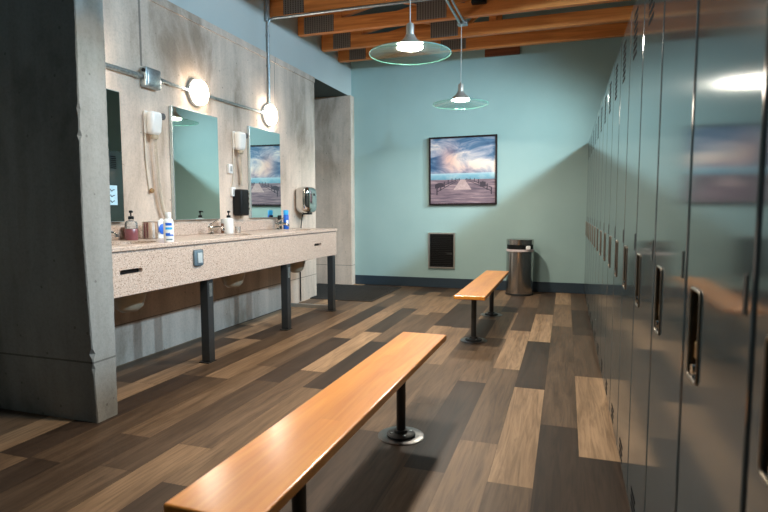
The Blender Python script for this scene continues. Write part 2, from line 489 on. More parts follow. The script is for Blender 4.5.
# ------------------------------------------------------------------ roof trusses
def truss(y, label, px=(-2.945, -2.70)):
    t = thing('roof_truss', (0, y, 0), label, 'roof truss', 'roof trusses over the room')
    th = .075
    bm = NB(); box(bm, -3.115, XE, 0, th, 3.235, 3.385, .004, 1); obj('bottom_chord', bm, M['beam'], t)
    bm = NB(); box(bm, -3.115, -2.545, .004, th-.004, 3.386, 3.478, .003, 1); obj('heel_block', bm, M['beam'], t)
    bm = NB(); prism(bm, [(-2.54, 3.40), (.14, 3.40+.536), (.14, 3.54+.536), (-2.54, 3.54)], .01, th-.01)
    prism(bm, [(.14, 3.40+.536), (XE, 3.40+.536-.652), (XE, 3.54+.536-.652), (.14, 3.54+.536)], .01, th-.01)
    obj('top_chord', bm, M['beam'], t)
    for x0, x1 in ((-1.46, -1.12), (-1.46, -2.02), (-.885, -.885), (1.3, 1.0)):
        zt = 3.40+.2*(x1+2.54) if x1 < .14 else 3.936-.2*(x1-.14)
        d = Vector((x1-x0, zt-3.385)).normalized(); n = Vector((-d.y, d.x))*.045
        bm = NB(); prism(bm, [(x0-n.x, 3.387), (x0+n.x, 3.387), (x1+n.x, zt+.02), (x1-n.x, zt+.02)], .012, th-.012)
        obj('web', bm, M['beam'], t)
    for x0, x1, z0, z1 in ((*px, 3.24, 3.43), (-1.64, -1.30, 3.25, 3.45)):
        bm = NB(); box(bm, x0, x1, -.0015, .0035, z0, z1); obj('nail_plate', bm, M['plate'], t)
    return t
for y, lab in ((4.12, 'orange timber roof truss nearest the camera, showing only as a reflection in the lockers'),
               (4.78, 'orange timber roof truss above the frame, second from the camera, reflected in the lockers'),
               (5.446, 'orange timber roof truss with pale conduit running along its underside, highest in the photo'),
               (6.11, 'orange timber roof truss just behind the one carrying the pale conduit'),
               (6.78, 'orange timber roof truss crossing just before the one nearest the back wall'),
               (7.345, 'lowest-looking orange timber roof truss, nearest the teal back wall')):
    truss(y, lab, (-3.03, -2.645) if y == 6.11 else (-2.945, -2.70))

# wooden board on the back wall under the trusses
b = thing('wood_board', (-.885, YB, 3.31), 'short brown wooden board fixed high on the teal back wall under the trusses', 'wooden board')
bm = NB(); box(bm, -.235, .235, -.045, .0015, -.06, .06, .004, 1); obj('plank', bm, M['board'], b)
bm = NB(); box(bm, -.05, .06, -.03, 0, .0605, .085, .003, 1); obj('cleat', bm, M['board'], b)
# black box on a truss
bm = NB(); box(bm, -.08, .08, -.07, .003, 0, .16, .012, 2); box(bm, -.03, .03, -.09, -.07, .04, .09, .004, 1)
o = obj('electrical_box', bm, M['black'], None, 40, (-.94, 6.108, 3.34))
tag(o, 'small black box mounted on a roof truss right of the far pendant cord', 'electrical box')

# ------------------------------------------------------------------ conduits
bm = NB(); tube(bm, [(-1.175, 1.9, 3.214), (-1.175, 6.27, 3.214)], .015); tube(bm, [(-1.125, 1.9, 3.214), (-1.125, 6.27, 3.214)], .011)
box(bm, -1.20, -1.09, 6.20, 6.29, 3.19, 3.233, .006, 2); box(bm, -1.20, -1.09, 4.06, 4.14, 3.19, 3.233, .006, 2)
tag(obj('pendant_conduit', bm, M['galv'], None, 40), 'twin silver conduits under the trusses feeding the pendant lamps', 'conduit')
def conduit(name, pts, r, label, straps, mat='galv'):
    t = thing(name, (0, 0, 0), label, 'conduit')
    bm = NB(); tube(bm, pts, r, 12); obj('pipe', bm, M[mat], t, 50)
    for p, ax in straps:
        bm = NB(); lathe(bm, [(r+.0005, -.014), (r+.007, -.014), (r+.007, .014), (r+.0005, .014)], p, 14, ax)
        obj('coupling', bm, M['galv'], t, 40)
    return t
xc = XL+.022
conduit('wall_conduit', [(xc, 2.40, 2.165), (xc, 3.465, 2.165)], .019, 'silver conduit on the concrete wall running from the pillar to the junction box',
        [((xc, 3.43, 2.165), 'y')])
conduit('wall_conduit', [(xc, 3.66, 2.172), (xc, 3.72, 2.18), (xc, 3.80, 2.175), (xc, 4.05, 2.172)], .013,
        'short silver conduit between the junction box and the wall lamp above the middle mirror', [((xc, 3.69, 2.177), 'y')])
conduit('wall_conduit', [(xc, 4.23, 2.172), (xc, 5.26, 2.182)], .013, 'long silver conduit linking the two round wall lamps', [((xc, 4.28, 2.172), 'y'), ((xc, 5.21, 2.182), 'y')])
zt = 3.208
pts = [(xc, 5.375, 2.26), (xc, 5.375, 3.10)]+bez((xc, 5.375, 3.10), (xc, 5.375, zt-.02), (xc+.02, 5.40, zt), (xc+.12, 5.42, zt), 10)[1:]+[(-2.4, 5.44, zt+.008), (XR+.1, 5.46, zt+.008)]
conduit('wall_conduit', pts, .0145, 'conduit rising from the far wall lamp and bending along the underside of the truss', [((xc, 5.375, 2.70), 'z'), ((xc, 5.375, 3.02), 'z')])
conduit('wall_conduit', [(xc+.005, 5.345, 3.16), (xc+.005, 5.345, 3.85)], .016, 'short pale conduit going up the teal wall beside the first truss end', [])
# junction box
j = thing('junction_box', (XL, 3.56, 2.165), 'galvanised metal junction box on the concrete wall left of the wall lamps', 'junction box')
bm = NB(); box(bm, 0, .062, -.085, .085, -.075, .075, .012, 3); obj('box_body', bm, M['galv'], j, 40)
bm = NB(); box(bm, .0625, .070, -.068, .068, -.06, .06, .004, 2); obj('cover', bm, M['galv'], j, 40)
for yy, zz in ((-.05, .042), (.05, .042), (-.05, -.042), (.05, -.042)):
    bm = NB(); lathe(bm, [(.008, .0702), (.008, .074), (0, .075)], (0, yy, zz), 10, 'x'); obj('screw', bm, M['galv'], j)
bm = NB(); lathe(bm, [(.014, -.012), (.014, 0)], (.045, -.085, .045), 12, 'y'); obj('knockout', bm, M['black'], j)

# ------------------------------------------------------------------ wall lamps
def wall_lamp(y, label):
    t = thing('wall_lamp', (XL, y, 2.172), label, 'wall lamp', 'round wall lamps above the mirrors')
    bm = NB(); lathe(bm, [(.116, .0), (.116, .030), (.108, .036), (.0, .036)], (0, 0, 0), 40, 'x'); obj('base_ring', bm, M['rim_ring'], t, 40)
    bm = NB(); lathe(bm, [(.104, .0365), (.106, .050), (.103, .068), (.090, .079), (.05, .085), (0, .086)], (0, 0, 0), 40, 'x'); obj('drum_diffuser', bm, M['drum'], t, 60)
    return t
wall_lamp(2.915, 'round white wall lamp hidden behind the concrete pillar, above the leftmost mirror')
wall_lamp(4.135, 'round white lit wall lamp above the middle mirror, nearest the camera in view')
wall_lamp(5.355, 'round white lit wall lamp above the far mirror, at the foot of the vertical conduit')

# ------------------------------------------------------------------ mirrors
def mirror(y0, y1, label):
    t = thing('wall_mirror', (XL, (y0+y1)/2, 1.53), label, 'mirror', 'mirrors over the vanity')
    w = (y1-y0)/2
    bm = NB(); box(bm, .002, .033, -w, w, -.468, .472, .003, 1); obj('frame', bm, M['edge'], t)
    bm = NB(); box(bm, .0332, .036, -w+.006, w-.006, -.462, .466); obj('glass', bm, M['mirror'], t)
    return t
m1 = mirror(2.60, 3.235, 'narrow view of a mirror partly hidden behind the concrete pillar, with a paper notice')
mirror(3.785, 4.410, 'rectangular mirror in the middle of the wall, reflecting the lockers and teal wall')
mirror(4.950, 5.575, 'rectangular mirror nearest the hand dryer, reflecting the framed seaside picture')
o = thing('paper_notice', (XL+.0352, 3.115, 1.255), 'small pale blue paper notice stuck on the leftmost mirror beside the pillar', 'notice')
bm = NB(); box(bm, 0, .0015, -.075, .055, -.07, .07); obj('sheet', bm, plain('pale_blue_paper', (.45, .66, .76), .6), o)
bm = NB()
for z in (.035, -.005, -.045):
    tube(bm, [(.003, -.02+.012*i, z+.008*math.sin(i*2.2)) for i in range(5)], .003, 6)
obj('printed_mark', bm, M['printdark'], o)

# ------------------------------------------------------------------ vanity
V = thing('vanity_counter', (-2.81, 4.1, 0), 'long beige speckled stone vanity counter on charcoal legs along the concrete wall', 'vanity counter')
V.location = (0, 0, 0)
sinks_y = (2.905, 4.115, 5.300)
bm = NB(); box(bm, XL+.001, -2.487, 2.406, 5.80, .905, .932, .004, 2)
slab = obj('worktop', bm, M['stone'], V)
cb = NB()
for y in sinks_y: lathe(cb, [(1, .88), (1, .96)], (-2.765, y, 0), 48, 'z', 0, .155, .215)
boolean_cut(slab, cb)
bm = NB(); box(bm, XL+.001, XL+.021, 2.406, 5.80, .9325, 1.035, .003, 1); obj('backsplash', bm, M['stone'], V)
bm = NB(); box(bm, -2.53, -2.50, 2.406, 5.795, .632, .9045, .003, 1)
box(bm, XL+.001, -2.531, 5.765, 5.795, .632, .9045, .003, 1)
apron = obj('apron', bm, M['stone'], V)
cb = NB()
for y0, y1 in ((2.563, 2.749), (5.21, 5.385)):
    r = .015
    g = [(y0+r+r*math.cos(a), .777+r*math.sin(a)) for a in [PI/2+PI*i/10 for i in range(11)]]+[(y1-r+r*math.cos(a), .777+r*math.sin(a)) for a in [-PI/2+PI*i/10 for i in range(11)]]
    A = [cb.verts.new((-2.56, y, z)) for y, z in g]; B = [cb.verts.new((-2.47, y, z)) for y, z in g]
    cb.faces.new(A); cb.faces.new(B)
    for i in range(len(g)): cb.faces.new((A[i], A[(i+1) % len(g)], B[(i+1) % len(g)], B[i]))
boolean_cut(apron, cb)
for y0, y1 in ((2.50, 2.81), (5.15, 5.44)):
    bm = NB(); box(bm, -2.575, -2.5305, y0, y1, .70, .86); obj('slot_backing', bm, M['black'], V)
for y in sinks_y:
    bm = NB()
    prof = [(0, .468), (.26, .473), (.44, .50), (.54, .56), (.64, .66), (.80, .78), (1.03, .9045), (1.0, .9045), (.77, .785), (.60, .67), (.50, .575), (.40, .517), (.24, .492), (0, .488)]
    lathe(bm, prof, (-2.765, y, 0), 40, 'z', 0, .165, .225)
    s = obj('basin', bm, M['porcelain'], V, 60)
    bm = NB(); tube(bm, [(-2.765, y, .499), (-2.765, y, .40)]+bez((-2.765, y, .40), (-2.765, y, .33), (-2.86, y, .33), (-2.86, y, .40), 8)[1:]+bez((-2.86, y, .40), (-2.86, y, .47), (-2.9, y, .48), (-3.118, y, .48), 8)[1:], .019, 12)
for i, (x, y) in enumerate(((-2.555, 3.455), (-2.535, 4.645), (-2.51, 5.665))):
    bm = NB(); box(bm, x-.035, x+.035, y-.035, y+.035, .006, .6315, .005, 2)
    l = obj('leg', bm, M['legmetal'], V)
    bm = NB(); box(bm, x-.042, x+.042, y-.06, y+.042, 0, .006); obj('foot_plate', bm, M['darkmetal'], l)
    if i < 2:
        bm = NB(); box(bm, x+.0352, x+.038, y-.018, y+.018, .50, .60, .001, 1)
        tag(obj('bracket', bm, M['galv'], l), 'paler steel bracket')
# end frame under the far end of the counter
bm = NB(); box(bm, -3.10, -3.06, 5.93, 5.97, 0, .6315, .004, 1); box(bm, -3.06, -2.545, 5.64, 5.69, .012, .05, .004, 1)
bm.free()
bm = NB(); box(bm, -3.115, -2.546, 5.645, 5.685, .02, .06, .004, 1); obj('floor_rail', bm, M['alu'], V)
bm = NB(); box(bm, -3.115, -3.075, 5.645, 5.685, .061, .6315, .004, 1); obj('rear_post', bm, M['legmetal'], V)
# switch plate on the apron
q = bpy.data.objects.new('outlet_plate', None); link(q, V); q.location = (-2.499, 3.285, .808)
tag(q, 'blue grey plastic outlet plate')
bm = NB(); box(bm, -.0005, .016, -.05, .05, -.058, .058, .014, 3); obj('plate', bm, M['bluegrey'], q, 40)
bm = NB(); box(bm, .0165, .021, -.02, .032, -.036, .036, .006, 2); tag(obj('rocker', bm, plain('pale_rocker', (.50, .55, .56), .35), q, 40), 'pale rocker switch')

# ------------------------------------------------------------------ faucets
def faucet(y, label):
    t = thing('faucet', (-2.985, y, .932), label, 'faucet', 'chrome faucets behind the basins')
    bm = NB(); lathe(bm, [(.032, .0005), (.032, .008), (.024, .012), (.022, .055), (.025, .062), (.02, .075), (0, .078)], (0, 0, 0), 24); obj('body', bm, M['chrome'], t, 40)
    bm = NB(); tube(bm, bez((.012, 0, .04), (.05, 0, .066), (.09, 0, .075), (.135, 0, .05), 12)+[Vector((.137, 0, .036))], [.014]*8+[.0125]*6, 14); obj('spout', bm, M['chrome'], t, 50)
    bm = NB(); tube(bm, [(0, 0, .079), (.02, 0, .094), (.075, 0, .125), (.085, 0, .128)], [.012, .011, .007, .006], 12); obj('lever', bm, M['chrome'], t, 50)
    return t
faucet(sinks_y[0], 'chrome faucet at the pillar end of the vanity, mostly hidden')
faucet(sinks_y[1], 'chrome single-lever faucet below the middle mirror, left of the white pump bottle')
faucet(sinks_y[2], 'chrome single-lever faucet below the far mirror, beside the blue spray can')

# ------------------------------------------------------------------ counter-top things
ZC = .9325
def at_counter(name, x, y, label, cat, rz=0): return thing(name, (x, y, ZC), label, cat, None, rz)
def pump_head(t, z, mat, r=.017):
    bm = NB(); lathe(bm, [(r, z), (r, z+.018), (r*.8, z+.022), (.005, z+.023), (.005, z+.045), (.012, z+.046), (.012, z+.062), (0, z+.064)], (0, 0, 0), 20)
    tube(bm, [(0, 0, z+.056), (.0, .026, z+.057), (.0, .034, z+.051)], .0055, 10)
    obj('pump', bm, mat, t, 40)
t = at_counter('soap_bottle', -2.965, 3.165, 'clear pump bottle of pink soap with a black pump beside the steel cup', 'soap bottle', .4)
bm = NB(); lathe(bm, [(.041, .0835), (.0435, .084), (.044, .118), (.036, .135), (.016, .143), (.016, .150)], (0, 0, 0), 28); obj('bottle', bm, M['clear'], t, 40)
bm = NB(); lathe(bm, [(.041, 0), (.044, .006), (.044, .080), (.042, .083), (0, .083)], (0, 0, 0), 28); obj('soap_liquid', bm, M['pink'], t, 40)
pump_head(t, .1505, M['black'], .020)
t = at_counter('soap_jar', -3.055, 3.235, 'small squat pink soap jar behind the clear pump bottle', 'soap jar')
bm = NB(); lathe(bm, [(.03, 0), (.033, .005), (.033, .075), (.028, .082)], (0, 0, 0), 24); obj('jar', bm, M['pink'], t, 40)
bm = NB(); lathe(bm, [(.029, .0825), (.029, .10), (.0, .102)], (0, 0, 0), 24); obj('lid', bm, plain('peach_lid', (.62, .45, .36), .4), t, 40)
t = at_counter('steel_cup', -2.975, 3.365, 'open brushed steel cup on the counter between pink soap and blue wipes', 'cup')
bm = NB(); lathe(bm, [(.050, 0), (.056, .004), (.057, .122), (.0595, .126), (.0575, .128), (.054, .122), (.053, .008), (0, .007)], (0, 0, 0), 36); obj('cup_body', bm, M['cup'], t, 40)
t = at_counter('wipes_pack', -2.99, 3.505, 'white squeeze pouch with a big blue oval leaning behind the lotion bottle', 'wipes pouch', -.15)
bm = NB()
lathe(bm, [(.062, 0), (.064, .012), (.058, .06), (.045, .11), (.030, .135), (.012, .142), (.012, .150), (0, .151)], (0, 0, 0), 28, 'z', 0, .55, 1); obj('pouch', bm, M['white'], t, 50)
bm = NB(); lathe(bm, [(.0, .0), (.042, .0), (.044, .003), (.04, .006), (0, .0065)], (.031, -.012, .07), 28, 'x', 0, 1, .95); tag(obj('oval_mark', bm, M['blue'], t, 40), 'blue oval print')
bm = NB(); box(bm, .026, .036, .012, .05, .03, .055, .003, 1); tag(obj('blue_band', bm, M['skyblue'], t), 'light blue band')
t = at_counter('lotion_bottle', -2.545, 3.05, 'tall white lotion bottle with blue printed blocks near the counter front edge', 'lotion bottle', -.55)
bm = NB(); lathe(bm, [(.030, 0), (.034, .006), (.034, .135), (.028, .152), (.016, .160), (.016, .163)], (0, 0, 0), 32, 'z', 0, .72, 1); obj('bottle', bm, M['white'], t, 40)
bm = NB(); lathe(bm, [(.018, .1635), (.019, .196), (.016, .200), (0, .201)], (0, 0, 0), 24); obj('cap', bm, M['white'], t, 40)
def wrap(bm, z0, z1, a0, a1, r=.0345, sx=.72, n=10):
    for zz in ():
        pass
    A = [bm.verts.new((r*sx*math.cos(a0+(a1-a0)*i/n)*1.01, r*math.sin(a0+(a1-a0)*i/n)*1.01, z0)) for i in range(n+1)]
    B = [bm.verts.new((v.co.x, v.co.y, z1)) for v in A]
    for i in range(n): bm.faces.new((A[i], A[i+1], B[i+1], B[i]))
for z0, z1, a0, a1, m in ((.112, .130, -.85, .45, 'blue'), (.085, .100, -.85, .55, 'skyblue'), (.042, .052, -.85, .75, 'blue'), (.052, .062, -.85, .0, 'blue'), (.014, .022, -.75, .5, 'bluegrey')):
    bm = NB(); wrap(bm, z0, z1, a0, a1); obj('printed_block', bm, M[m], t)
t = at_counter('soap_bottle', -2.93, 4.315, 'opaque white pump bottle with black pump beside the middle faucet', 'soap bottle', .2)
bm = NB(); lathe(bm, [(.038, 0), (.041, .005), (.041, .128), (.037, .136), (.015, .139), (.015, .144)], (0, 0, 0), 28); obj('bottle', bm, M['white'], t, 40)
pump_head(t, .1445, M['black'], .018)
t = at_counter('slim_bottle', -3.035, 4.37, 'slim brown bottle with a grey cap just left of the white pump bottle', 'bottle')
bm = NB(); lathe(bm, [(.014, 0), (.015, .003), (.015, .085), (.011, .09)], (0, 0, 0), 18); obj('bottle', bm, M['brown'], t, 40)
bm = NB(); lathe(bm, [(.0135, .0905), (.0135, .13), (0, .131)], (0, 0, 0), 18); obj('cap', bm, M['rim_ring'], t, 40)
t = at_counter('glass_cup', -2.93, 4.46, 'small frosted cup right of the white pump bottle, under the black dispenser', 'cup')
bm = NB(); lathe(bm, [(.022, 0), (.026, .06), (.0235, .06), (.020, .004), (0, .004)], (0, 0, 0), 24); obj('cup_body', bm, M['clear'], t, 40)
t = at_counter('spray_can', -2.985, 5.50, 'blue aerosol can with a bright light-blue cap beside the far faucet', 'spray can')
bm = NB(); lathe(bm, [(.028, 0), (.031, .004), (.031, .150), (.027, .158), (.024, .160)], (0, 0, 0), 28); obj('can', bm, M['blue'], t, 40)
bm = NB(); lathe(bm, [(.0275, .1605), (.0285, .205), (.024, .211), (0, .212)], (0, 0, 0), 28); obj('cap', bm, M['skyblue'], t, 40)
bm = NB(); wrap(bm, .05, .10, -1.0, -.1, .0313, 1); obj('printed_block', bm, M['white'], t)
t = at_counter('toiletry_bottle', -3.03, 5.435, 'dark bottle with a wide black cap between the far faucet and the spray can', 'bottle')
bm = NB(); lathe(bm, [(.022, 0), (.024, .004), (.024, .10), (.017, .11)], (0, 0, 0), 22); obj('bottle', bm, plain('dark_green_bottle', (.015, .03, .028), .3), t, 40)
bm = NB(); lathe(bm, [(.021, .1105), (.023, .150), (.02, .154), (0, .155)], (0, 0, 0), 22); obj('cap', bm, M['black'], t, 40)

# ------------------------------------------------------------------ hair dryers on the wall
def hair_dryer(y, label, zb, coil):
    t = thing('hair_dryer', (XL, y, 1.815), label, 'hair dryer', 'wall-mounted hair dryers')
    bm = NB(); box(bm, .001, .026, -.052, .052, -.075, .10, .01, 2); obj('wall_bracket', bm, M['white'], t, 40)
    bm = NB(); box(bm, .0265, .105, -.062, .062, -.085, .095, .03, 5)
    for v in bm.verts:
        k = max(0, (.02-v.co.z)/.105); v.co.y *= 1-.28*k*k; v.co.x = .0265+(v.co.x-.0265)*(1-.25*k*k)
    obj('housing', bm, M['white'], t, 60)
    bm = NB(); lathe(bm, [(.026, -.02), (.027, .016), (.023, .022), (0, .023)], (.082, .060, .064), 24, 'x'); obj('air_intake', bm, plain('grey_intake_grille', (.10, .095, .10), .6), t, 40)
    bm = NB(); lathe(bm, [(.03, -.127), (.033, -.12), (.033, -.098), (.028, -.095)], (.062, 0, .012), 24, 'z', 0, .8, 1); obj('nozzle', bm, plain('tan_nozzle', (.45, .36, .25), .5), t, 40)
    # coiled cord hanging in a loop
    pts = []
    ctrl = bez((.05, .018, -.115), (.05, .035, -.42), (.045, .05, -.60), (.05, .115, -.74), 40) if coil else bez((.05, .01, -.115), (.045, .03, -.30), (.04, .045, -.34), (.03, .05, -.42), 40)
    N = 720 if coil else 420; turns = 62 if coil else 34
    for i in range(N+1):
        u = i/N*(len(ctrl)-1); k = min(int(u), len(ctrl)-2); p = ctrl[k].lerp(ctrl[k+1], u-k)
        a = 2*PI*turns*i/N
        pts.append(p+Vector((.013*math.cos(a), .013*math.sin(a), 0)))
    bm = NB(); tube(bm, pts, .0036, 5); obj('coiled_cord', bm, M['cream'], t, 60)
    bm = NB(); tube(bm, bez((.012, -.045, -.05), (.01, -.06, -.25), (.008, -.03, zb*.8), (.008, -.018 if coil else -.085, zb), 20), .006, 8); obj('power_cord', bm, M['cream'], t, 60)
    return t
hair_dryer(3.545, 'white wall-mounted hair dryer with coiled cord left of the middle mirror', -.52, True)
hair_dryer(4.735, 'white wall-mounted hair dryer between the middle and far mirrors, above the black dispenser', -.443, False)
for y, z, lab in ((4.615, 1.545, 'small white wall outlet box halfway down the cord of the far hair dryer'),
                  (4.655, 1.325, 'small white outlet box at the top left corner of the black dispenser')):
    t = thing('wall_outlet', (XL, y, z), lab, 'outlet')
    bm = NB(); box(bm, .001, .03, -.032, .032, -.045, .045, .006, 2); obj('outlet_body', bm, M['white'], t, 40)
    bm = NB(); box(bm, .0305, .033, -.016, .016, -.026, .026, .002, 1); obj('socket_face', bm, M['rim_ring'], t)
# stain-coloured tie-off where the near cord is knotted
bm = NB(); lathe(bm, [(0, -.022), (.016, -.012), (.020, 0), (.014, .014), (0, .022)], (0, 0, 0), 14)
o = obj('cord_knot', bm, plain('brown_tape', (.36, .21, .09), .7, noise=.3), None, 60, (XL+.024, 3.535, 1.30))
tag(o, 'brown taped knot in the near hair dryer cord on the concrete wall', 'cord knot')

# ------------------------------------------------------------------ black dispenser and hand dryer
t = thing('soap_dispenser', (XL, 4.735, 1.215), 'black wall-mounted dispenser with chrome clips between the middle and far mirrors', 'dispenser')
bm = NB(); box(bm, .001, .105, -.075, .075, -.125, .135, .022, 4); obj('dispenser_body', bm, M['black'], t, 40)
for z in (.095, .045, -.005, -.055):
    bm = NB(); lathe(bm, [(.010, -.012), (.013, 0), (.010, .014), (0, .016)], (.100, .060, z), 12, 'x'); obj('chrome_clip', bm, M['chrome'], t, 40)
bm = NB(); lathe(bm, [(.012, -.15), (.022, -.14), (.022, -.1255)], (.055, 0, 0), 16); obj('nozzle', bm, plain('tan_spout', (.42, .34, .25), .4), t, 40)
t = thing('hand_dryer', (XL, 6.075, 1.26), 'chrome dome-shaped electric hand dryer near the end of the concrete wall', 'hand dryer')
bm = NB(); box(bm, .001, .03, -.09, .09, -.10, .11, .012, 3); obj('wall_plate', bm, M['alu'], t, 40)
bm = NB(); bmesh.ops.create_uvsphere(bm, u_segments=48, v_segments=24, radius=1)
for v in bm.verts:
    p = v.co; s = lambda q, e: math.copysign(abs(q)**e, q)
    v.co = Vector((.105+.098*s(p.x, .6), .148*s(p.y, .5), .155*s(p.z, .45)-.02*(p.x > 0)*0+(.012 if p.z > 0 else 0)))
obj('cover', bm, M['chrome'], t, 180)
bm = NB(); box(bm, .075, .165, -.05, .05, -.172, -.150, .01, 2); obj('air_outlet', bm, M['black'], t, 40)
bm = NB(); box(bm, .196, .203, -.012, .045, .055, .085, .004, 2); obj('button_plate', bm, M['black'], t, 40)
bm = NB(); tube(bm, bez((XL+.06, 6.06, 1.095), (XL+.03, 6.06, .95), (XL+.015, 6.07, .8), (XL+.012, 6.07, .35), 20)+[Vector((XL+.012, 6.07, .02))], .007, 8)
tag(obj('power_cable', bm, M['rubber'], None, 60), 'thin black cable hanging from the chrome hand dryer down the wall', 'cable')

# ------------------------------------------------------------------ picture, vent, trash can, mat
t = thing('framed_picture', (-1.415, YB, 1.698), 'square framed print of a boardwalk under sunset clouds on the teal wall', 'picture', None)
t.rotation_euler = (0, -.008, 0)
hw = .485
bm = NB()
for x0, x1, z0, z1 in ((-hw, hw, hw-.022, hw), (-hw, hw, -hw, -hw+.022), (-hw, -hw+.022, -hw+.022, hw-.022), (hw-.022, hw, -hw+.022, hw-.022)):
    box(bm, x0, x1, -.045, -.002, z0, z1)
obj('frame', bm, M['frame'], t)
bm = NB(); box(bm, -hw+.0225, hw-.0225, -.034, -.003, -hw+.0225, hw-.0225)
q = -.0345
def flat(poly, mi, dy=0):
    f = bm.faces.new([bm.verts.new((x, q-dy, z)) for x, z in poly]); f.material_index = mi
flat([(-.03, -.128), (.035, -.128), (.13, -.27), (-.13, -.27)], 1)
for i in range(7):
    s = i/6; zz = -.14-.20*s*s
    for sg, x0, dx in ((-1, -.04, -.33), (1, .05, .36)):
        x = x0+dx*s; hgt = .03+.07*s
        flat([(x-.004-.005*s, zz), (x+.004+.005*s, zz), (x+.004+.005*s, zz+hgt), (x-.004-.005*s, zz+hgt)], 2, .0004)
for sg, x0, dx in ((-1, -.04, -.33), (1, .05, .36)):
    for k in (.45, .95):
        flat([(x0, -.14+.03*k-.003), (x0+dx, -.34+.10*k-.006), (x0+dx, -.34+.10*k+.008), (x0, -.14+.03*k+.004)], 2, .0006)
flat([(.25, -.235), (.33, -.235), (.33, -.165), (.25, -.165)], 2, .0008)
flat([(-.40, -.245), (-.27, -.225), (-.27, -.175), (-.34, -.165), (-.40, -.19)], 2, .0008)
obj('print', bm, [M['print'], M['boardwalk'], M['printdark']], t)

t = thing('wall_vent', (-1.713, YB, .548), 'small dark wall heater grille with a thin metal frame below the picture', 'wall vent')
bm = NB(); w, hh = .198, .262
for x0, x1, z0, z1 in ((-w, w, hh-.022, hh), (-w, w, -hh, -hh+.022), (-w, -w+.022, -hh+.022, hh-.022), (w-.022, w, -hh+.022, hh-.022)):
    box(bm, x0, x1, -.028, -.001, z0, z1, .002, 1)
obj('frame', bm, M['alu'], t)
bm = NB(); box(bm, -w+.0225, w-.0225, -.008, -.001, -hh+.0225, hh-.0225); obj('back_panel', bm, M['black'], t)
bm = NB()
for i in range(17):
    z = -hh+.04+i*.0275
    prism(bm, [(-w+.023, z), (w-.023, z), (w-.023, z+.004), (-w+.023, z+.004)], -.022, -.009)
obj('grille', bm, plain('dark_bronze_slats', (.018, .015, .012), .45, .4), t)
bm = NB(); box(bm, .08, .16, -.027, -.0225, -.06, -.03, .002, 1); obj('control_knob', bm, M['darkmetal'], t)

t = thing('trash_can', (-.575, 7.545, 0), 'tall brushed steel trash can with a black opening, against the back wall', 'trash can')
R = .178
bm = NB(); lathe(bm, [(R+.004, .001), (R+.005, .018), (R+.001, .026)], (0, 0, 0), 56); obj('base_ring', bm, M['rubber'], t, 40)
bm = NB(); lathe(bm, [(R, .0265), (R, .585), (R-.004, .588)], (0, 0, 0), 56); obj('body', bm, M['steel'], t, 40)
bm = NB(); lathe(bm, [(R-.02, .5885), (R+.003, .589), (R+.004, .612), (R-.006, .616), (R-.02, .6165)], (0, 0, 0), 56); tag(obj('bin_liner', bm, plain('pinkish_white_liner', (.70, .60, .60), .5), t, 40), 'folded white liner edge')
bm = NB(); lathe(bm, [(R-.012, .617), (R-.004, .622), (R-.004, .675), (R-.012, .676)], (0, 0, 0), 56); obj('opening_band', bm, M['black'], t, 40)
bm = NB(); lathe(bm, [(R-.002, .6765), (R+.002, .679), (R+.002, .742), (R-.006, .750), (0, .753)], (0, 0, 0), 56); obj('lid', bm, M['steel'], t, 40)
bm = NB(); box(bm, .085, .145, -.155, -.115, .618, .665, .006, 2); tag(obj('bag_corner', bm, M['white'], t), 'white corner of the bag')

bm = NB(); box(bm, -3.60, -2.27, 6.35, 7.66, .0005, .011, .004, 1)
for i in range(64):
    y = 6.38+i*.0197
    box(bm, -3.58, -2.29, y, y+.009, .011, .0135)
tag(obj('floor_mat', bm, M['mat']), 'dark charcoal entrance mat on the floor by the hallway opening', 'floor mat')

# ------------------------------------------------------------------ benches
def bench(cx, y0, y1, posts, label, rz=0):
    t = thing('bench', (cx, y0, 0), label, 'bench', 'maple benches in front of the lockers', rz)
    L = y1-y0
    bm = NB(); box(bm, -.131, .131, 0, L, .398, .432, .007, 3); obj('seat', bm, M['bench'], t)
    for p in posts:
        py = p-y0
        bm = NB(); lathe(bm, [(.0235, .03), (.0235, .385)], (0, py, 0), 28); ps = obj('post', bm, M['darkmetal'], t, 40)
        bm = NB(); box(bm, -.10, .10, py-.04, py+.04, .3855, .3975, .003, 1); obj('top_plate', bm, M['darkmetal'], ps)
        bm = NB(); lathe(bm, [(.072, .005), (.072, .013), (.062, .018), (.036, .022), (.033, .034), (.0238, .036)], (0, py, 0), 36); obj('flange', bm, M['darkmetal'], ps, 40)
        bm = NB(); lathe(bm, [(.118, .0008), (.118, .003), (.113, .0046), (.074, .0046)], (0, py, 0), 44); obj('floor_ring', bm, M['steel_dark'], ps, 40)
        for a in range(4):
            bm = NB(); lathe(bm, [(.007, .0181), (.007, .024), (0, .025)], (.052*math.cos(a*PI/2+.6), py+.052*math.sin(a*PI/2+.6), -.001), 6); obj('bolt', bm, M['galv'], ps)
    return t
bench(-.791, 1.045, 3.05, (1.50, 2.59), 'long varnished maple bench in the foreground, nearest the camera', -.0135)
bench(-.745, 4.49, 6.47, (4.74, 5.96), 'varnished maple bench farther back, in front of the trash can')

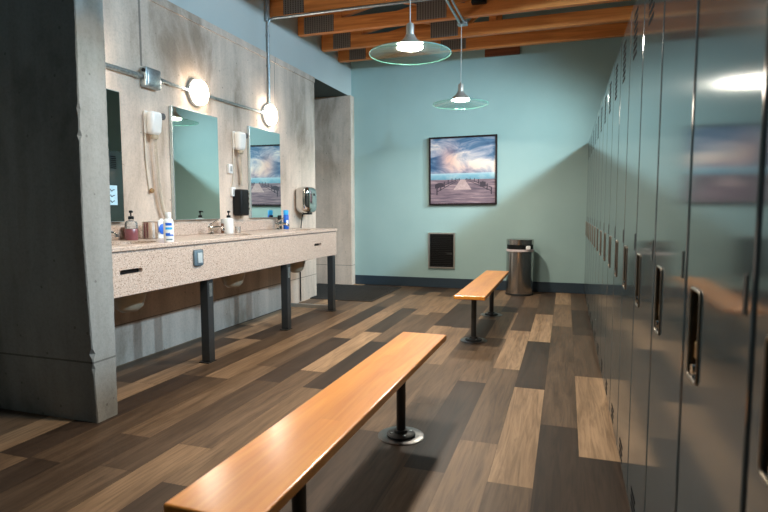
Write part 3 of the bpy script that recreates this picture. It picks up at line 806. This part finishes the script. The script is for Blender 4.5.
# ------------------------------------------------------------------ lockers
PITCH, Y0 = .45, .87
HY = .345
def build_locker():
    t = thing('locker', (XR, 0, 0), '', 'locker', 'row of grey lockers on the right')
    bm = NB(); box(bm, .022, .45, .002, PITCH-.002, .003, 2.03, .003, 1); body = obj('body', bm, M['locker'], t)
    bm = NB(); box(bm, 0, .021, .005, PITCH-.005, .045, 2.012, .009, 3)
    door = obj('door', bm, M['locker'], t)
    cb = NB(); box(cb, -.02, .05, HY-.038, HY+.038, .812, .985)
    boolean_cut(door, cb)
    # black inserts painting the shade of open slots; recessed handle and latch
    for nm, z0, cnt in (('top_vent', 1.765, 7), ('bottom_vent', .075, 3)):
        bm = NB()
        for i in range(cnt): box(bm, -.0008, .004, .215, .33, z0+i*.028, z0+i*.028+.0155)
        obj(nm, bm, M['slotshade'], door)
    bm = NB(); box(bm, .0205, .0217, HY-.038, HY+.038, .812, .985); box(bm, .002, .0205, HY+.0355, HY+.0378, .813, .984); obj('handle_pocket', bm, M['brassdark'], door)
    bm = NB()
    pts = []
    r = .012; y0, y1, z0, z1 = HY-.041, HY+.041, .808, .989
    for cy, cz, a0 in ((y1-r, z1-r, 0), (y0+r, z1-r, PI/2), (y0+r, z0+r, PI), (y1-r, z0+r, 1.5*PI)):
        for i in range(5): pts.append((-.001, cy+r*math.cos(a0+PI/2*i/4), cz+r*math.sin(a0+PI/2*i/4)))
    pts.append(pts[0]); tube(bm, pts, .0035, 8); obj('handle_frame', bm, M['handleframe'], door, 60)
    bm = NB(); box(bm, .002, .0200, HY-.026, HY+.010, .850, .885, .003, 2); obj('latch', bm, M['brass'], door)
    bm = NB(); lathe(bm, [(.010, -.006), (.012, .002), (.012, .012)], (0, HY-.012, .832), 16, 'x'); obj('latch_stud', bm, M['chrome'], door, 40)
    bm = NB(); box(bm, -.002, -.0002, .032, .045, .996, 1.056, .0005, 1); obj('number_plate', bm, M['darkmetal'], door)
    return t
ORD = ['first', 'second', 'third', 'fourth', 'fifth', 'sixth', 'seventh', 'eighth', 'ninth', 'tenth', 'eleventh', 'twelfth', 'thirteenth', 'fourteenth', 'fifteenth', 'sixteenth']
proto = build_locker()
for k in range(-1, 15):
    o = proto if k == -1 else copy_tree(proto)
    o.location = (XR, Y0+PITCH*k, 0)
    n = k+1
    if n == 0: lab = 'glossy grey metal locker nearest the camera, cut by the right edge of the photo'
    elif n <= 8: lab = 'glossy grey metal locker with recessed brass handle, %s from the camera in the right-hand row' % ORD[n]
    else: lab = 'glossy grey metal locker, %s from the back wall in the right-hand row' % ORD[15-n]
    o['label'] = lab

# ------------------------------------------------------------------ pendant lamps
def pendant(y, label, first=None):
    t = thing('pendant_lamp', (-1.15, y, 2.32), label, 'pendant lamp', 'glass disc pendant lamps')
    # shallow glass cone, rim lowest
    n = 12
    top = [(.05+(.305-.05)*i/n, .052*(1-(i/n)**1.4)+.004) for i in range(n+1)]
    bot = [(r, z-.006) for r, z in reversed(top)]
    bm = NB(); lathe(bm, top+bot+[top[0]], (0, 0, 0), 72); 
    # remove the two end caps made by lathe
    for f in [f for f in bm.faces if len(f.verts) > 4]: bm.faces.remove(f)
    obj('glass_shade', bm, M['glass'], t, 60)
    bm = NB(); tube(bm, [(.309*math.cos(2*PI*i/72), .309*math.sin(2*PI*i/72), .0015) for i in range(73)], .0035, 8); tag(obj('glass_rim', bm, M['glassrim'], t, 60), 'green glass edge')
    bm = NB(); lathe(bm, [(.094, .050), (.092, .047), (.080, .042), (.05, .038), (0, .037)], (0, 0, 0), 40); obj('lens', bm, M['lens'], t, 60)
    bm = NB(); lathe(bm, [(.100, .0505), (.102, .060), (.085, .085), (.055, .105), (.040, .128), (.036, .140)], (0, 0, 0), 40); obj('reflector_cap', bm, M['nickel'], t, 40)
    bm = NB(); lathe(bm, [(.030, .1405), (.030, .21), (.024, .222), (.010, .226), (.007, .24)], (0, 0, 0), 28); obj('socket', bm, M['nickel'], t, 40)
    bm = NB(); tube(bm, [(0, 0, .238), (0, 0, .868)], .0038, 8); obj('cord', bm, plain('pale_cord', (.55, .52, .48), .5), t, 60)
    return t
pendant(6.20, 'far pendant lamp with a glass disc shade, hanging in front of the teal wall')
pendant(2.37, 'pendant lamp nearest the camera, hanging above the top edge of the photo')
pendant(4.10, 'nearer pendant lamp with a wide glass disc shade, at the top of the photo')

# ------------------------------------------------------------------ lights of the neighbouring aisle beyond the lockers
def spot(loc, target, energy, col, size, blend, radius):
    d = bpy.data.lights.new('aisle_lamp', 'SPOT'); d.energy = energy; d.color = col
    d.spot_size = math.radians(size); d.spot_blend = blend; d.shadow_soft_size = radius
    o = bpy.data.objects.new('aisle_lamp', d); COL.objects.link(o); o.location = loc
    o.rotation_euler = (Vector(target)-Vector(loc)).to_track_quat('-Z', 'Y').to_euler()
    return o
for yy, ty in ((2.5, 3.2), (4.3, 4.8)):
    spot((1.95, yy, 3.16), (-3.1, ty, 2.5), 430, (.49, .77, 1.0), 114, .6, .09)
spot((1.95, 6.1, 3.16), (-2.3, 7.85, 1.32), 820, (.72, .93, 1.0), 54, .85, .26)

w = bpy.data.worlds.new('world'); SC.world = w; w.use_nodes = True
w.node_tree.nodes['Background'].inputs[0].default_value = (.5, .6, .65, 1)
w.node_tree.nodes['Background'].inputs[1].default_value = .02

# ------------------------------------------------------------------ camera
cam = bpy.data.cameras.new('camera'); co = bpy.data.objects.new('camera', cam); COL.objects.link(co)
cam.sensor_width = 36; cam.sensor_fit = 'HORIZONTAL'; cam.lens = 36*547/768
cam.clip_start = .02
r = Vector((.949, .315, -.002)).normalized(); fw = Vector((-.314, .946, -.085)).normalized()
r = (r-fw*r.dot(fw)).normalized(); up = r.cross(fw)
mw = Matrix((r, up, -fw)).transposed().to_4x4(); mw.translation = Vector((0, 0, 1.15))
co.matrix_world = mw
cam.dof.use_dof = True; cam.dof.focus_distance = 5.0; cam.dof.aperture_fstop = 4.0
SC.camera = co

vs = SC.view_settings
vs.view_transform = 'Standard'; vs.look = 'None'; vs.gamma = 1; vs.exposure = 0
try: vs.use_curve_mapping = False
except Exception: pass
